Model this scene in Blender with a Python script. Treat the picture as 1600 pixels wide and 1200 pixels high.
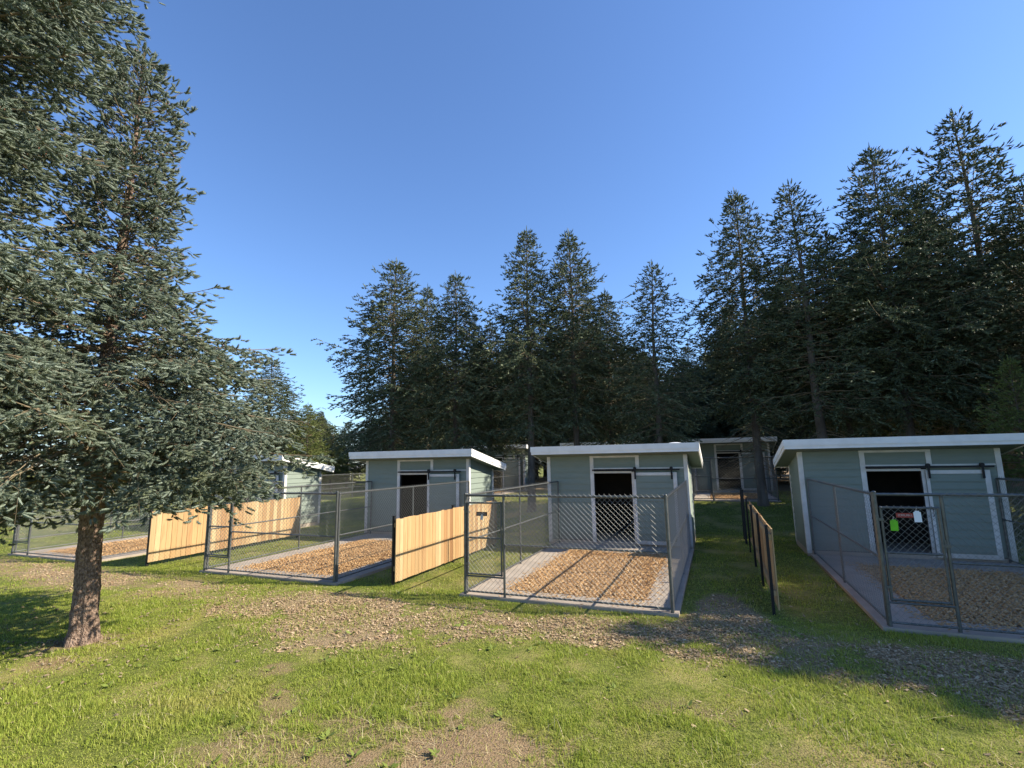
import bpy, math, random
import numpy as np
from mathutils import Matrix, Vector
for o in list(bpy.data.objects): bpy.data.objects.remove(o, do_unlink=True)
S = bpy.context.scene
COL = S.collection
R = math.radians
rng = np.random.default_rng(11)

# ------------------------------------------------------------------ camera
f_px, H = 775.0, 2.36
pitch, roll, yaw = math.atan(121/f_px), R(1.0), R(21.9)
fw = np.array([-math.sin(yaw)*math.cos(pitch), math.cos(yaw)*math.cos(pitch), math.sin(pitch)])
r0 = np.array([math.cos(yaw), math.sin(yaw), 0.0]); u0 = np.cross(r0, fw)
rt = r0*math.cos(roll)-u0*math.sin(roll); up = u0*math.cos(roll)+r0*math.sin(roll)
cd = bpy.data.cameras.new('camera'); cam = bpy.data.objects.new('camera', cd); COL.objects.link(cam)
cd.sensor_width = 36; cd.lens = f_px/1600*36; cd.clip_end = 3000; cd.clip_start = 0.05
M = Matrix.Identity(4)
for i in range(3):
    M[i][0], M[i][1], M[i][2] = rt[i], up[i], -fw[i]
M[2][3] = H
cam.matrix_world = M
S.camera = cam

# ------------------------------------------------------------------ light
SUN_EL, SUN_AZ = 35.0, 16.0          # azimuth from +X towards +Y
W = bpy.data.worlds.new('World'); S.world = W; W.use_nodes = True
nt = W.node_tree; bg = nt.nodes['Background']
sky = nt.nodes.new('ShaderNodeTexSky'); sky.sky_type = 'NISHITA'; sky.sun_disc = False
sky.sun_elevation = R(SUN_EL); sky.sun_rotation = R(90-SUN_AZ)
sky.altitude = 50; sky.air_density = 1.1; sky.dust_density = 0.3; sky.ozone_density = 2.2
tn = nt.nodes.new('ShaderNodeMix'); tn.data_type = 'RGBA'; tn.blend_type = 'MULTIPLY'; tn.inputs[0].default_value = 1; tn.inputs[7].default_value = (.91, 1.13, 1.47, 1)
nt.links.new(sky.outputs[0], tn.inputs[6]); nt.links.new(tn.outputs[2], bg.inputs[0]); bg.inputs[1].default_value = 0.080
sl = bpy.data.lights.new('sun', 'SUN'); sl.energy = 5.0; sl.angle = R(0.5); sl.color = (1, 0.91, 0.75)
so = bpy.data.objects.new('sun', sl); COL.objects.link(so)
sd = Vector((math.cos(R(SUN_EL))*math.cos(R(SUN_AZ)), math.cos(R(SUN_EL))*math.sin(R(SUN_AZ)), math.sin(R(SUN_EL))))
so.rotation_euler = sd.to_track_quat('Z', 'Y').to_euler(); so.location = sd*60
S.view_settings.view_transform = 'Standard'; S.view_settings.look = 'None'
S.view_settings.exposure = 1.05; S.view_settings.gamma = 1
S.render.engine = 'CYCLES'
S.cycles.max_bounces = 6; S.cycles.transparent_max_bounces = 6

# ------------------------------------------------------------------ materials
def mat(name, base, rough=.8, metal=0., var=None, scale=6., bump=0., bscale=40., island=None, trans=0., detail=4.,
        stretch=None, spec=.3, ramp=(.3, .7), bdist=.02, splash=None):
    """base colour; var = second colour mixed by noise; island = list of colours picked per mesh island"""
    m = bpy.data.materials.new(name); m.use_nodes = True
    n = m.node_tree.nodes; l = m.node_tree.links; p = n['Principled BSDF']
    p.inputs['Roughness'].default_value = rough; p.inputs['Metallic'].default_value = metal
    p.inputs['Specular IOR Level'].default_value = spec
    tc = n.new('ShaderNodeTexCoord'); src = tc.outputs['Object']
    if stretch:
        mp = n.new('ShaderNodeMapping'); mp.inputs['Scale'].default_value = stretch
        l.new(src, mp.inputs['Vector']); src = mp.outputs[0]
    col = None
    if island:
        g = n.new('ShaderNodeNewGeometry'); rp = n.new('ShaderNodeValToRGB')
        rp.color_ramp.elements[0].color = (*island[0], 1); rp.color_ramp.elements[1].color = (*island[-1], 1)
        for i, c in enumerate(island[1:-1]):
            e = rp.color_ramp.elements.new((i+1)/(len(island)-1)); e.color = (*c, 1)
        l.new(g.outputs['Random Per Island'], rp.inputs[0]); col = rp.outputs[0]
    if var:
        nz = n.new('ShaderNodeTexNoise'); nz.inputs['Scale'].default_value = scale; nz.inputs['Detail'].default_value = detail
        l.new(src, nz.inputs['Vector'])
        mr = n.new('ShaderNodeMapRange'); mr.inputs[1].default_value = ramp[0]; mr.inputs[2].default_value = ramp[1]
        l.new(nz.outputs[0], mr.inputs[0])
        mx = n.new('ShaderNodeMix'); mx.data_type = 'RGBA'
        l.new(mr.outputs[0], mx.inputs[0])
        if col is None: mx.inputs[6].default_value = (*base, 1)
        else: l.new(col, mx.inputs[6])
        mx.inputs[7].default_value = (*var, 1); col = mx.outputs[2]
        if island: # keep island variation dominant
            mm = n.new('ShaderNodeMath'); mm.operation = 'MULTIPLY'; mm.inputs[1].default_value = .6
            l.new(mr.outputs[0], mm.inputs[0]); l.new(mm.outputs[0], mx.inputs[0])
    if splash: # mud splash above the ground, on the object itself
        sx = n.new('ShaderNodeSeparateXYZ'); l.new(tc.outputs['Object'], sx.inputs[0])
        mr2 = n.new('ShaderNodeMapRange'); mr2.inputs[1].default_value = .06; mr2.inputs[2].default_value = .42; mr2.inputs[3].default_value = 1; mr2.inputs[4].default_value = 0
        l.new(sx.outputs[2], mr2.inputs[0]); ns = n.new('ShaderNodeTexNoise'); ns.inputs['Scale'].default_value = 9; ns.inputs['Detail'].default_value = 8; l.new(tc.outputs['Object'], ns.inputs[0])
        mu = n.new('ShaderNodeMath'); mu.operation = 'MULTIPLY'; l.new(mr2.outputs[0], mu.inputs[0]); l.new(ns.outputs[0], mu.inputs[1])
        mx2 = n.new('ShaderNodeMix'); mx2.data_type = 'RGBA'; l.new(mu.outputs[0], mx2.inputs[0]); l.new(col, mx2.inputs[6]); mx2.inputs[7].default_value = (*splash, 1); col = mx2.outputs[2]
    if col is None: p.inputs['Base Color'].default_value = (*base, 1)
    else: l.new(col, p.inputs['Base Color'])
    if bump:
        nb = n.new('ShaderNodeTexNoise'); nb.inputs['Scale'].default_value = bscale; nb.inputs['Detail'].default_value = 6
        l.new(src, nb.inputs['Vector'])
        b = n.new('ShaderNodeBump'); b.inputs['Strength'].default_value = bump; b.inputs['Distance'].default_value = bdist
        l.new(nb.outputs[0], b.inputs['Height']); l.new(b.outputs[0], p.inputs['Normal'])
    if trans:
        t = n.new('ShaderNodeBsdfTranslucent'); ms = n.new('ShaderNodeMixShader'); ms.inputs[0].default_value = trans
        if col is None: t.inputs[0].default_value = (*base, 1)
        else: l.new(col, t.inputs[0])
        l.new(p.outputs[0], ms.inputs[1]); l.new(t.outputs[0], ms.inputs[2])
        l.new(ms.outputs[0], n['Material Output'].inputs[0])
    return m

M_SID = mat('siding_paint', (0.216, 0.258, 0.221), .65, var=(0.191, 0.230, 0.196), scale=3, bump=.15, bscale=30, stretch=(1, 1, 8), splash=(0.145, 0.106, 0.075))
M_WHITE = mat('white_trim_paint', (.70, .69, .66), .55, var=(.56, .54, .50), scale=5, bump=.08, bscale=30, splash=(.26, .20, .14))
M_FASC = mat('fascia_metal', (.84, .83, .80), .45, var=(.74, .73, .70), scale=3, ramp=(.45, .75))
M_ROOF = mat('roofing_felt', (.55, .55, .54), .8, var=(.35, .34, .32), scale=4)
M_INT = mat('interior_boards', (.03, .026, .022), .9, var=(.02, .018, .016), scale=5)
M_BLACK = mat('black_iron', (.018, .018, .02), .5, metal=.3)
M_GALV = mat('galvanised_tube', (.14, .145, .14), .42, metal=.5, var=(.09, .093, .09), scale=14, spec=.5)
M_WIRE = mat('galvanised_wire', (.21, .21, .195), .5, metal=.2, spec=.4)
M_CONC = mat('concrete', (0.386, 0.323, 0.260), .9, var=(0.286, 0.239, 0.193), scale=2.2, bump=.25, bscale=60)
M_CEDAR = mat('cedar_boards', (0.456, 0.287, 0.134), .75, island=[(0.228, 0.114, 0.047), (0.447, 0.287, 0.134), (0.337, 0.187, 0.081), (0.547, 0.411, 0.224), (0.255, 0.139, 0.058), (0.492, 0.344, 0.170), (0.383, 0.234, 0.108)],
              var=(0.246, 0.120, 0.045), scale=3.4, stretch=(9, 9, .7), ramp=(.48, .85))
M_CHIP = mat('fresh_wood_chips', (0.460, 0.265, 0.121), .85, island=[(0.276, 0.146, 0.061), (0.460, 0.274, 0.121), (0.552, 0.353, 0.170), (0.386, 0.216, 0.089), (0.607, 0.415, 0.218)], spec=.15)
M_CHIPG = mat('weathered_wood_chips', (0.317, 0.225, 0.140), .9, island=[(0.191, 0.124, 0.069), (0.333, 0.232, 0.134), (0.444, 0.331, 0.203), (0.261, 0.177, 0.100), (0.508, 0.399, 0.259)], spec=.15)
M_BED = mat('chip_bed', (0.306, 0.178, 0.085), .95, var=(0.187, 0.106, 0.051), scale=30, bump=.6, bscale=60)
M_BARK = mat('spruce_bark', (0.154, 0.098, 0.070), .95, var=(0.408, 0.293, 0.220), scale=38, bump=1.0, bscale=55, stretch=(1, 1, .62), ramp=(.36, .66), bdist=.08)
M_BARKF = mat('far_spruce_bark', (0.084, 0.066, 0.052), .95, var=(0.182, 0.154, 0.126), scale=3.5, bump=.8, bscale=12, stretch=(1, 1, .4))
M_TWIG = mat('bare_twigs', (0.152, 0.112, 0.068), .9, var=(0.272, 0.216, 0.136), scale=6)
M_NEEDLE = mat('spruce_needles', (0.063, 0.092, 0.076), .55, island=[(0.059, 0.079, 0.052), (0.109, 0.139, 0.095), (0.162, 0.199, 0.147), (0.226, 0.269, 0.214), (0.127, 0.147, 0.076)],
               var=(0.154, 0.163, 0.076), scale=1.6, trans=.12, ramp=(.52, .72), spec=.35)
M_NEEDF = mat('far_spruce_needles', (0.045, 0.071, 0.041), .6, island=[(0.040, 0.054, 0.025), (0.076, 0.097, 0.048), (0.116, 0.143, 0.075), (0.170, 0.198, 0.107)],
              var=(0.121, 0.117, 0.041), scale=.5, trans=.18, ramp=(.52, .75), spec=.3)
M_NEEDY = mat('sunlit_fir_needles', (0.064, 0.094, 0.033), .6, island=[(0.072, 0.104, 0.024), (0.126, 0.169, 0.042), (0.180, 0.216, 0.066)], var=(0.198, 0.206, 0.058), scale=.5, trans=.15)
M_CONE = mat('pollen_cones', (.30, .13, .08), .8, island=[(.22, .09, .055), (.36, .18, .11), (.30, .14, .09)])
M_GRASS = mat('lawn_blades', (0.102, 0.218, 0.035), .6, island=[(0.195, 0.261, 0.031), (0.297, 0.365, 0.048), (0.388, 0.435, 0.075), (0.245, 0.321, 0.040), (0.450, 0.457, 0.115), (0.215, 0.283, 0.035)],
              var=(0.491, 0.435, 0.133), scale=.85, trans=.42, ramp=(.50, .72), spec=.25)
M_STRAW = mat('dry_grass', (.42, .33, .17), .8, island=[(.34, .26, .13), (.50, .41, .22), (.60, .52, .32)], trans=.2)
M_LEAF = mat('weed_leaves', (.09, .15, .03), .6, island=[(.16, .21, .04), (.24, .29, .06)], trans=.3)

# ------------------------------------------------------------------ mesh helpers
def mesh_from(name, V, Fs, mats, midx=None, smooth=False):
    """V (n,3) array, Fs: list of face arrays (m,k)"""
    me = bpy.data.meshes.new(name)
    V = np.asarray(V, np.float32); Fs = [np.asarray(F, np.int32) for F in Fs if len(F)]
    me.vertices.add(len(V)); me.vertices.foreach_set('co', V.ravel())
    loops = np.concatenate([F.ravel() for F in Fs]); tot = np.concatenate([np.full(len(F), F.shape[1]) for F in Fs])
    me.loops.add(len(loops)); me.loops.foreach_set('vertex_index', loops)
    me.polygons.add(len(tot)); me.polygons.foreach_set('loop_start', (np.cumsum(tot)-tot).astype(np.int32))
    for m in (mats if isinstance(mats, (list, tuple)) else [mats]): me.materials.append(m)
    if midx is not None: me.polygons.foreach_set('material_index', np.asarray(midx, np.int32))
    me.polygons.foreach_set('use_smooth', np.full(len(tot), smooth))
    me.update(calc_edges=True); me.validate()
    return me

class MB:
    def __init__(s): s.V = []; s.F = {3: [], 4: []}; s.n = 0
    def add(s, V, F):
        V = np.asarray(V, float); F = np.asarray(F, int)
        s.F[F.shape[1]].append(F+s.n); s.V.append(V); s.n += len(V); return s
    def box(s, a, b, rot=None, piv=None):
        a = np.array(a, float); b = np.array(b, float)
        a, b = np.minimum(a, b), np.maximum(a, b)
        V = np.array([[(a, b)[i][0], (a, b)[j][1], (a, b)[k][2]] for i in (0, 1) for j in (0, 1) for k in (0, 1)])
        if rot is not None: V = (V-piv) @ np.array(rot).T + piv
        F = [[0, 1, 3, 2], [4, 6, 7, 5], [0, 4, 5, 1], [2, 3, 7, 6], [0, 2, 6, 4], [1, 5, 7, 3]]
        return s.add(V, F)
    def bevbox(s, a, b, e=.004):
        """box with chamfered long edges (cheap): union look by 3 nested boxes is avoided; chamfer the 4 vertical+horizontal edges"""
        return s.box(a, b)
    def tube(s, pts, rad, n=8, cap=True):
        pts = np.asarray(pts, float); k = len(pts)
        rad = np.full(k, rad) if np.isscalar(rad) else np.asarray(rad, float)
        T = np.gradient(pts, axis=0); T /= np.linalg.norm(T, axis=1)[:, None]+1e-9
        ref = np.array([0, 0, 1.]) if abs(T[0][2]) < .9 else np.array([1., 0, 0])
        A = np.cross(T, ref); A /= np.linalg.norm(A, axis=1)[:, None]+1e-9; B = np.cross(T, A)
        th = np.arange(n)/n*2*math.pi
        V = (pts[:, None]+rad[:, None, None]*(np.cos(th)[None, :, None]*A[:, None]+np.sin(th)[None, :, None]*B[:, None])).reshape(-1, 3)
        i = np.arange(k-1)[:, None]*n; j = np.arange(n)[None]; jn = (j+1) % n
        F = np.stack([i+j, i+n+j, i+n+jn, i+jn], -1).reshape(-1, 4)
        s.add(V, F)
        if cap:
            for e, c in ((0, pts[0]), (k-1, pts[-1])):
                r = V[e*n:(e+1)*n]; tri = [[n, q, (q+1) % n] if e else [n, (q+1) % n, q] for q in range(n)]
                s.add(np.vstack([r, c[None]]), tri)
        return s
    def sphere(s, c, r, n=10, m=6, sc=(1, 1, 1)):
        ph = np.linspace(0, math.pi, m+1)[1:-1]; th = np.arange(n)/n*2*math.pi
        V = [[0, 0, 1]]+[[math.sin(p)*math.cos(t), math.sin(p)*math.sin(t), math.cos(p)] for p in ph for t in th]+[[0, 0, -1]]
        V = np.array(V)*r*np.array(sc)+np.array(c)
        F3 = [[0, 1+j, 1+(j+1) % n] for j in range(n)]
        b = 1+(m-2)*n; F3 += [[b+n-n+ (0 if False else 0)+n, 0, 0] for _ in ()]
        last = len(V)-1; base = 1+(m-2)*n
        F3 += [[last, base+(j+1) % n, base+j] for j in range(n)]
        F4 = [[1+i*n+j, 1+(i+1)*n+j, 1+(i+1)*n+(j+1) % n, 1+i*n+(j+1) % n] for i in range(m-2) for j in range(n)]
        o = s.n; s.V.append(V); s.n += len(V)
        s.F[3].append(np.array(F3)+o)
        if F4: s.F[4].append(np.array(F4)+o)
        return s
    def prism(s, poly, axis_fn, d0, d1):
        """poly 2d ccw; axis_fn(u,v,d)->xyz"""
        n = len(poly)
        V = [axis_fn(u, v, d0) for u, v in poly]+[axis_fn(u, v, d1) for u, v in poly]
        for i in range(n):
            j = (i+1) % n; s.add([V[i], V[j], V[n+j], V[n+i]], [[0, 1, 2, 3]])
        c0 = np.mean(V[:n], 0); c1 = np.mean(V[n:], 0)
        s.add(V[:n]+[c0], [[n, (i+1) % n, i] for i in range(n)]); s.add(V[n:]+[c1], [[n, i, (i+1) % n] for i in range(n)])
        return s
    def mesh(s, name, m, smooth=False):
        Fs = [np.vstack(s.F[k]) for k in (3, 4) if s.F[k]]
        return mesh_from(name, np.vstack(s.V), Fs, m, smooth=smooth)
    def build(s, name, m, parent=None, loc=(0, 0, 0), smooth=False, bevel=0., **kw):
        o = bpy.data.objects.new(name, s.mesh(name, m, smooth)); COL.objects.link(o)
        o.location = loc
        if parent is not None: o.parent = parent
        if bevel:
            # weld per-face verts of boxes is not needed: boxes share verts already
            md = o.modifiers.new('bevel', 'BEVEL'); md.width = bevel; md.segments = 2; md.limit_method = 'ANGLE'; md.angle_limit = R(50)
        tag(o, **kw); return o

def tag(o, label=None, cat=None, group=None, kind=None):
    if label: o['label'] = label
    if cat: o['category'] = cat
    if group: o['group'] = group
    if kind: o['kind'] = kind
    return o
def empty(name, loc, rz=0, **kw):
    o = bpy.data.objects.new(name, None); COL.objects.link(o); o.location = loc; o.rotation_euler = (0, 0, rz)
    o.empty_display_size = .2
    return tag(o, **kw)
def obj(name, me, parent=None, loc=(0, 0, 0), **kw):
    o = bpy.data.objects.new(name, me); COL.objects.link(o); o.location = loc
    if parent is not None: o.parent = parent
    return tag(o, **kw)
def copy_tree(o, parent=None):
    c = o.copy(); COL.objects.link(c)
    if parent is not None: c.parent = parent
    for ch in [q for q in bpy.data.objects if q.parent == o]: copy_tree(ch, c)
    return c

# smooth value noise for masks
_perm = np.random.default_rng(5).random((256, 256))
def vnoise(x, y, s):
    x = np.asarray(x)*s+1000.3; y = np.asarray(y)*s+1000.7
    xi = np.floor(x).astype(int); yi = np.floor(y).astype(int); fx = x-xi; fy = y-yi
    fx = fx*fx*(3-2*fx); fy = fy*fy*(3-2*fy)
    g = lambda a, b: _perm[a % 256, b % 256]
    return (g(xi, yi)*(1-fx)+g(xi+1, yi)*fx)*(1-fy)+(g(xi, yi+1)*(1-fx)+g(xi+1, yi+1)*fx)*fy
def fbm(x, y, s):
    return (vnoise(x, y, s)*.5+vnoise(x, y, s*2.1)*.28+vnoise(x, y, s*4.3)*.22)
def sstep(a, b, x):
    t = np.clip((np.asarray(x)-a)/(b-a), 0, 1); return t*t*(3-2*t)

# ------------------------------------------------------------------ ground
def gz(x, y):
    x = np.asarray(x, float); y = np.asarray(y, float)
    rise = .6*sstep(17.0, 22.0, y)*sstep(-24, -17, x)
    bumps = (fbm(x, y, .6)-.5)*.07*sstep(8.2, 7.2, y)+(fbm(x, y, 2.5)-.5)*.03*sstep(8.4, 7.6, y)
    return rise+bumps-.012*sstep(8.2, 8.6, y)*sstep(17, 15, y)+(fbm(x, y, .15)-.5)*.25*sstep(32, 45, y)
NX = [-60, -17.3, -13.9, -11.6, -10.1, -8.7, -6.4, -5.5, -4.8, -4.0, -3.56, -3.36, -2.7, -1.9, -1.07, -.29, .38, 1.3, 2.0, 2.2, 2.6, 4, 30]
NY = [7.0, 7.1, 6.5, 6.25, 6.4, 6.6, 5.75, 5.35, 5.45, 5.55, 5.9, 6.45, 6.5, 6.8, 6.8, 6.5, 6.6, 6.65, 6.6, 6.2, 5.7, 5.5, 5.5]
def masks(x, y):
    n = fbm(x, y, 1.3)-.5; n2 = (fbm(x+31, y-7, 3.1)-.5)*1.3+(fbm(x-3, y+17, 8.)-.5)*1.2
    near = np.interp(x, NX, NY); far = np.full_like(near, 7.72)
    alley = np.exp(-((x+.05)/.55)**2)*2.2; far = far+alley*sstep(-1, -.4, x)
    chip = sstep(-.28, .22, y-near+n*.9+n2*.4)*sstep(-.25, .25, far-y+n*.7+n2*.3)
    holes = sstep(.56, .66, fbm(x-11, y+5, 1.1)); chip = chip*(1-.8*holes)
    def blob(cx, cy, rx, ry, a=0):
        dx, dy = x-cx, y-cy; ca, sa = math.cos(a), math.sin(a)
        u = (dx*ca+dy*sa)/rx; v = (-dx*sa+dy*ca)/ry
        return sstep(1.25, .55, np.sqrt(u*u+v*v)+n*1.3+n2*.7)
    dirt = np.maximum.reduce([blob(-2.35, 3.95, 1.15, .65, .3), .8*blob(-3.3, 3.45, .9, .4, .2), .8*blob(-5.0, 4.75, .25, .22), .7*blob(-4.3, 4.15, .55, .16, -.7),
                              .9*blob(-7.85, 3.95, .38, .25), .8*blob(-8.4, 4.5, .5, .45), .45*blob(.9, 4.9, 1.3, .35, .2),
                              .8*blob(-12.5, 7.0, 3.5, .7), .7*blob(2.4, 7.6, 1.6, .5), .5*blob(-.3, 5.3, .6, .2)])
    return chip, dirt
def axis(lo, hi, fa, fb, st):
    a = np.arange(fa, fb+1e-6, st); out = list(a)
    v = fb; s = st
    while v < hi: s *= 1.35; v += s; out.append(min(v, hi))
    v = fa; s = st
    while v > lo: s *= 1.35; v -= s; out.insert(0, max(v, lo))
    return np.array(out)
gx = axis(-500, 500, -20, 7, .1); gy = axis(-300, 900, 1.5, 17, .1)
GX, GY = np.meshgrid(gx, gy, indexing='ij'); GZ = gz(GX, GY)
V = np.stack([GX, GY, GZ], -1).reshape(-1, 3); ny = len(gy)
ii, jj = np.meshgrid(np.arange(len(gx)-1), np.arange(ny-1), indexing='ij'); a = (ii*ny+jj).ravel()
F = np.stack([a, a+ny, a+ny+1, a+1], -1)
def ground_mat():
    m = bpy.data.materials.new('lawn_soil_and_path'); m.use_nodes = True; n = m.node_tree.nodes; l = m.node_tree.links; p = n['Principled BSDF']
    p.inputs['Roughness'].default_value = .95; p.inputs['Specular IOR Level'].default_value = .1
    at = n.new('ShaderNodeAttribute'); at.attribute_name = 'zones'; sp = n.new('ShaderNodeSeparateColor'); l.new(at.outputs['Color'], sp.inputs[0])
    tc = n.new('ShaderNodeTexCoord')
    def noise(s, d=5):
        q = n.new('ShaderNodeTexNoise'); q.inputs['Scale'].default_value = s; q.inputs['Detail'].default_value = d; l.new(tc.outputs['Object'], q.inputs[0]); return q.outputs[0]
    def mixc(fac, c1, c2):
        x = n.new('ShaderNodeMix'); x.data_type = 'RGBA'; l.new(fac, x.inputs[0])
        for c, i in ((c1, 6), (c2, 7)):
            if isinstance(c, tuple): x.inputs[i].default_value = (*c, 1)
            else: l.new(c, x.inputs[i])
        return x.outputs[2]
    def rng_(v, a, b):
        q = n.new('ShaderNodeMapRange'); q.inputs[1].default_value = a; q.inputs[2].default_value = b; l.new(v, q.inputs[0]); return q.outputs[0]
    n1 = noise(18); n2 = noise(1.1); n3 = noise(60)
    grass = mixc(rng_(n1, .3, .7), (.07, .088, .018), (.20, .215, .05))
    grass = mixc(rng_(n2, .48, .68), grass, (.28, .24, .09))
    soil = mixc(rng_(n3, .3, .7), (.18, .12, .065), (.30, .215, .125))
    chip = mixc(rng_(n3, .35, .65), (.16, .112, .062), (.38, .285, .17))
    c = mixc(sp.outputs[1], grass, soil); c = mixc(sp.outputs[0], c, chip)
    l.new(c, p.inputs['Base Color'])
    b = n.new('ShaderNodeBump'); b.inputs['Strength'].default_value = .7; b.inputs['Distance'].default_value = .03
    l.new(n3, b.inputs['Height']); l.new(b.outputs[0], p.inputs['Normal'])
    return m
gme = mesh_from('ground', V, [F], ground_mat(), smooth=True)
ch, di = masks(V[:, 0], V[:, 1])
inr = (V[:, 1] > 17) | (V[:, 1] < 0); ch = np.where(V[:, 1] > 12, 0, ch)
needlefloor = sstep(24, 30, V[:, 1])*sstep(-24, -19, V[:, 0]); di = np.where(inr, np.maximum(needlefloor, 0), di)
ca = gme.color_attributes.new('zones', 'FLOAT_COLOR', 'POINT')
ca.data.foreach_set('color', np.stack([ch, di, ch*0, ch*0+1], -1).astype(np.float32).ravel())
obj('ground', gme, kind='structure')

# ------------------------------------------------------------------ instanced clutter (blades, chips)
def inst(T, TF, P, B, S3):
    """T (n,3) template, TF faces, P (N,3), B (N,3,3) basis rows = axes, S3 (N,3) scale"""
    V = (T[None]*S3[:, None, :]) @ B + P[:, None, :]
    N = len(P); F = (TF[None]+(np.arange(N)*len(T))[:, None, None]).reshape(-1, TF.shape[1])
    return V.reshape(-1, 3), F
def basis(D, roll):
    D = D/(np.linalg.norm(D, axis=1)[:, None]+1e-9)
    ref = np.where(np.abs(D[:, 2:3]) < .95, np.array([[0, 0, 1.]]), np.array([[1., 0, 0]]))
    A = np.cross(ref, D); A /= np.linalg.norm(A, axis=1)[:, None]+1e-9; Bv = np.cross(D, A)
    c, s = np.cos(roll)[:, None], np.sin(roll)[:, None]
    A2 = A*c+Bv*s; B2 = -A*s+Bv*c
    return np.stack([A2, B2, D], 1)
PENS = [(-18.5, -14.9, 8.15, 0.), (-10.9, -7.2, 8.25, 0.), (-4.30, -.77, 8.3, 0.), (2.05, 5.65, 8.6, 0.)]
def blocked(x, y):
    b = np.zeros(len(x), bool)
    for (a, c, y0, z) in PENS: b |= (x > a-.13) & (x < c+.12) & (y > y0-.07) & (y < 16.1)
    for (a, c) in ((-1.5, 2.4), (-15.0, -10.3), (-8.3, -4.0)): b |= (x > a) & (x < c) & (y > 22.3) & (y < 31)
    b |= (x+8.3)**2+(y-4.5)**2 < .075
    return b
def in_view(x, y, m=2.2):
    zc = x*fw[0]+y*fw[1]; xc = x*r0[0]+y*r0[1]
    return (np.abs(xc) < zc*1.04+m) & (zc > 2.2)
def blades(name, regions, m, hmin, hmax, wid, lean, label, cat, keep):
    Ps, Hs, Ws = [], [], []
    for (xa, xb, ya, yb, dens, ws) in regions:
        N = int((xb-xa)*(yb-ya)*dens); x = rng.uniform(xa, xb, N); y = rng.uniform(ya, yb, N)
        k = in_view(x, y); x, y = x[k], y[k]; k = ~blocked(x, y); x, y = x[k], y[k]
        k = rng.random(len(x)) < keep(x, y); x, y = x[k], y[k]
        Ps.append(np.stack([x, y, gz(x, y)-.004], -1)); Ws.append(np.full(len(x), ws))
    P = np.vstack(Ps); Wd = np.concatenate(Ws); N = len(P)
    hh = rng.uniform(hmin, hmax, N)*(.25+1.1*sstep(.25, .75, fbm(P[:, 0]+50, P[:, 1], 2.2))+.35*vnoise(P[:, 0], P[:, 1], 9.)); an = rng.uniform(0, 6.283, N); ln = rng.normal(0, lean, N)
    T = np.array([[-.5, 0, 0], [.5, 0, 0], [.32, 0, .55], [-.32, 0, .55], [0, 0, 1.]])
    V = T[None].repeat(N, 0).copy(); w = wid*Wd*rng.uniform(.7, 1.3, N)
    X = V[:, :, 0]*w[:, None]; Z = V[:, :, 2]*hh[:, None]; bend = (V[:, :, 2]**1.7)*(np.abs(ln)*hh)[:, None]
    ca, sa = np.cos(an)[:, None], np.sin(an)[:, None]
    out = np.stack([X*ca-bend*sa, X*sa+bend*ca, Z*np.cos(np.minimum(np.abs(ln), 1.3)*.7)[:, None]], -1)+P[:, None]
    o = (np.arange(N)*5)[:, None]
    F4 = np.array([[0, 1, 2, 3]])+o; F3 = np.array([[3, 2, 4]])+o
    obj(name, mesh_from(name, out.reshape(-1, 3), [F3, F4], m), label=label, cat=cat, kind='stuff')
def keep_grass(x, y):
    c, d = masks(x, y); c = np.where(y > 12, 0, c); k = (1-.66*c)*(1-.93*d)
    thin = sstep(.42, .62, fbm(x+7, y+3, .8)); return k*(1-.25*thin)
REG = [(-13, 6, 2, 8.6, 4200, 1.), (-7, 5, 2, 5.2, 2200, .9), (-22, 8, 8.6, 17.5, 650, 1.6), (-24, -13, 3, 8.6, 1000, 1.3), (-32, 10, 17.5, 30, 130, 2.8), (-60, -20, 8, 45, 28, 5.)]
blades('lawn_grass', REG, M_GRASS, .022, .050, .0075, .9, 'short green lawn grass with thin yellowed patches', 'grass', keep_grass)
def keep_straw(x, y):
    c, d = masks(x, y); return np.clip(.35*d+.12+.5*sstep(.5, .64, fbm(x+70, y+30, .8)), 0, 1)*(1-.7*c)
blades('dry_grass', [(-12, 5, 2, 8.2, 420, 1.), (-20, 6, 8.2, 14, 60, 1.5)], M_STRAW, .03, .085, .005, 1.8, 'pale dry grass stalks scattered over the lawn and bare soil', 'dry grass', keep_straw)
def fallen():
    n = 420; r = np.abs(rng.normal(0, 1.6, n)); t = rng.uniform(0, 6.283, n); x = -8.3+r*np.cos(t); y = 4.5+r*np.sin(t); k = ~blocked(x, y); x, y, t = x[k], y[k], t[k]; n = len(x)
    T = np.array([[0, 0, 0]]+[[math.cos(a)*.5, math.sin(a)*.5, z] for z in (.25, .65) for a in (0, 1.257, 2.513, 3.77, 5.027)]+[[0, 0, 1.]])
    F = [[0, 1+(q+1) % 5, 1+q] for q in range(5)]+[[1+q, 1+(q+1) % 5, 6+(q+1) % 5] for q in range(5)]+[[1+q, 6+(q+1) % 5, 6+q] for q in range(5)]+[[6+q, 6+(q+1) % 5, 11] for q in range(5)]
    L = rng.uniform(.03, .065, n); V, FF = inst(T, np.array(F), np.stack([x, y, gz(x, y)+.016], -1), basis(np.stack([np.cos(t*7), np.sin(t*7), rng.normal(0, .15, n)], -1), t), np.stack([L*.42, L*.42, L], -1))
    obj('fallen_cones', mesh_from('fallen_cones', V, [FF], M_TWIG), label='small brown fallen cones in the grass under the big spruce', cat='cones', kind='stuff')
fallen()
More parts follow.
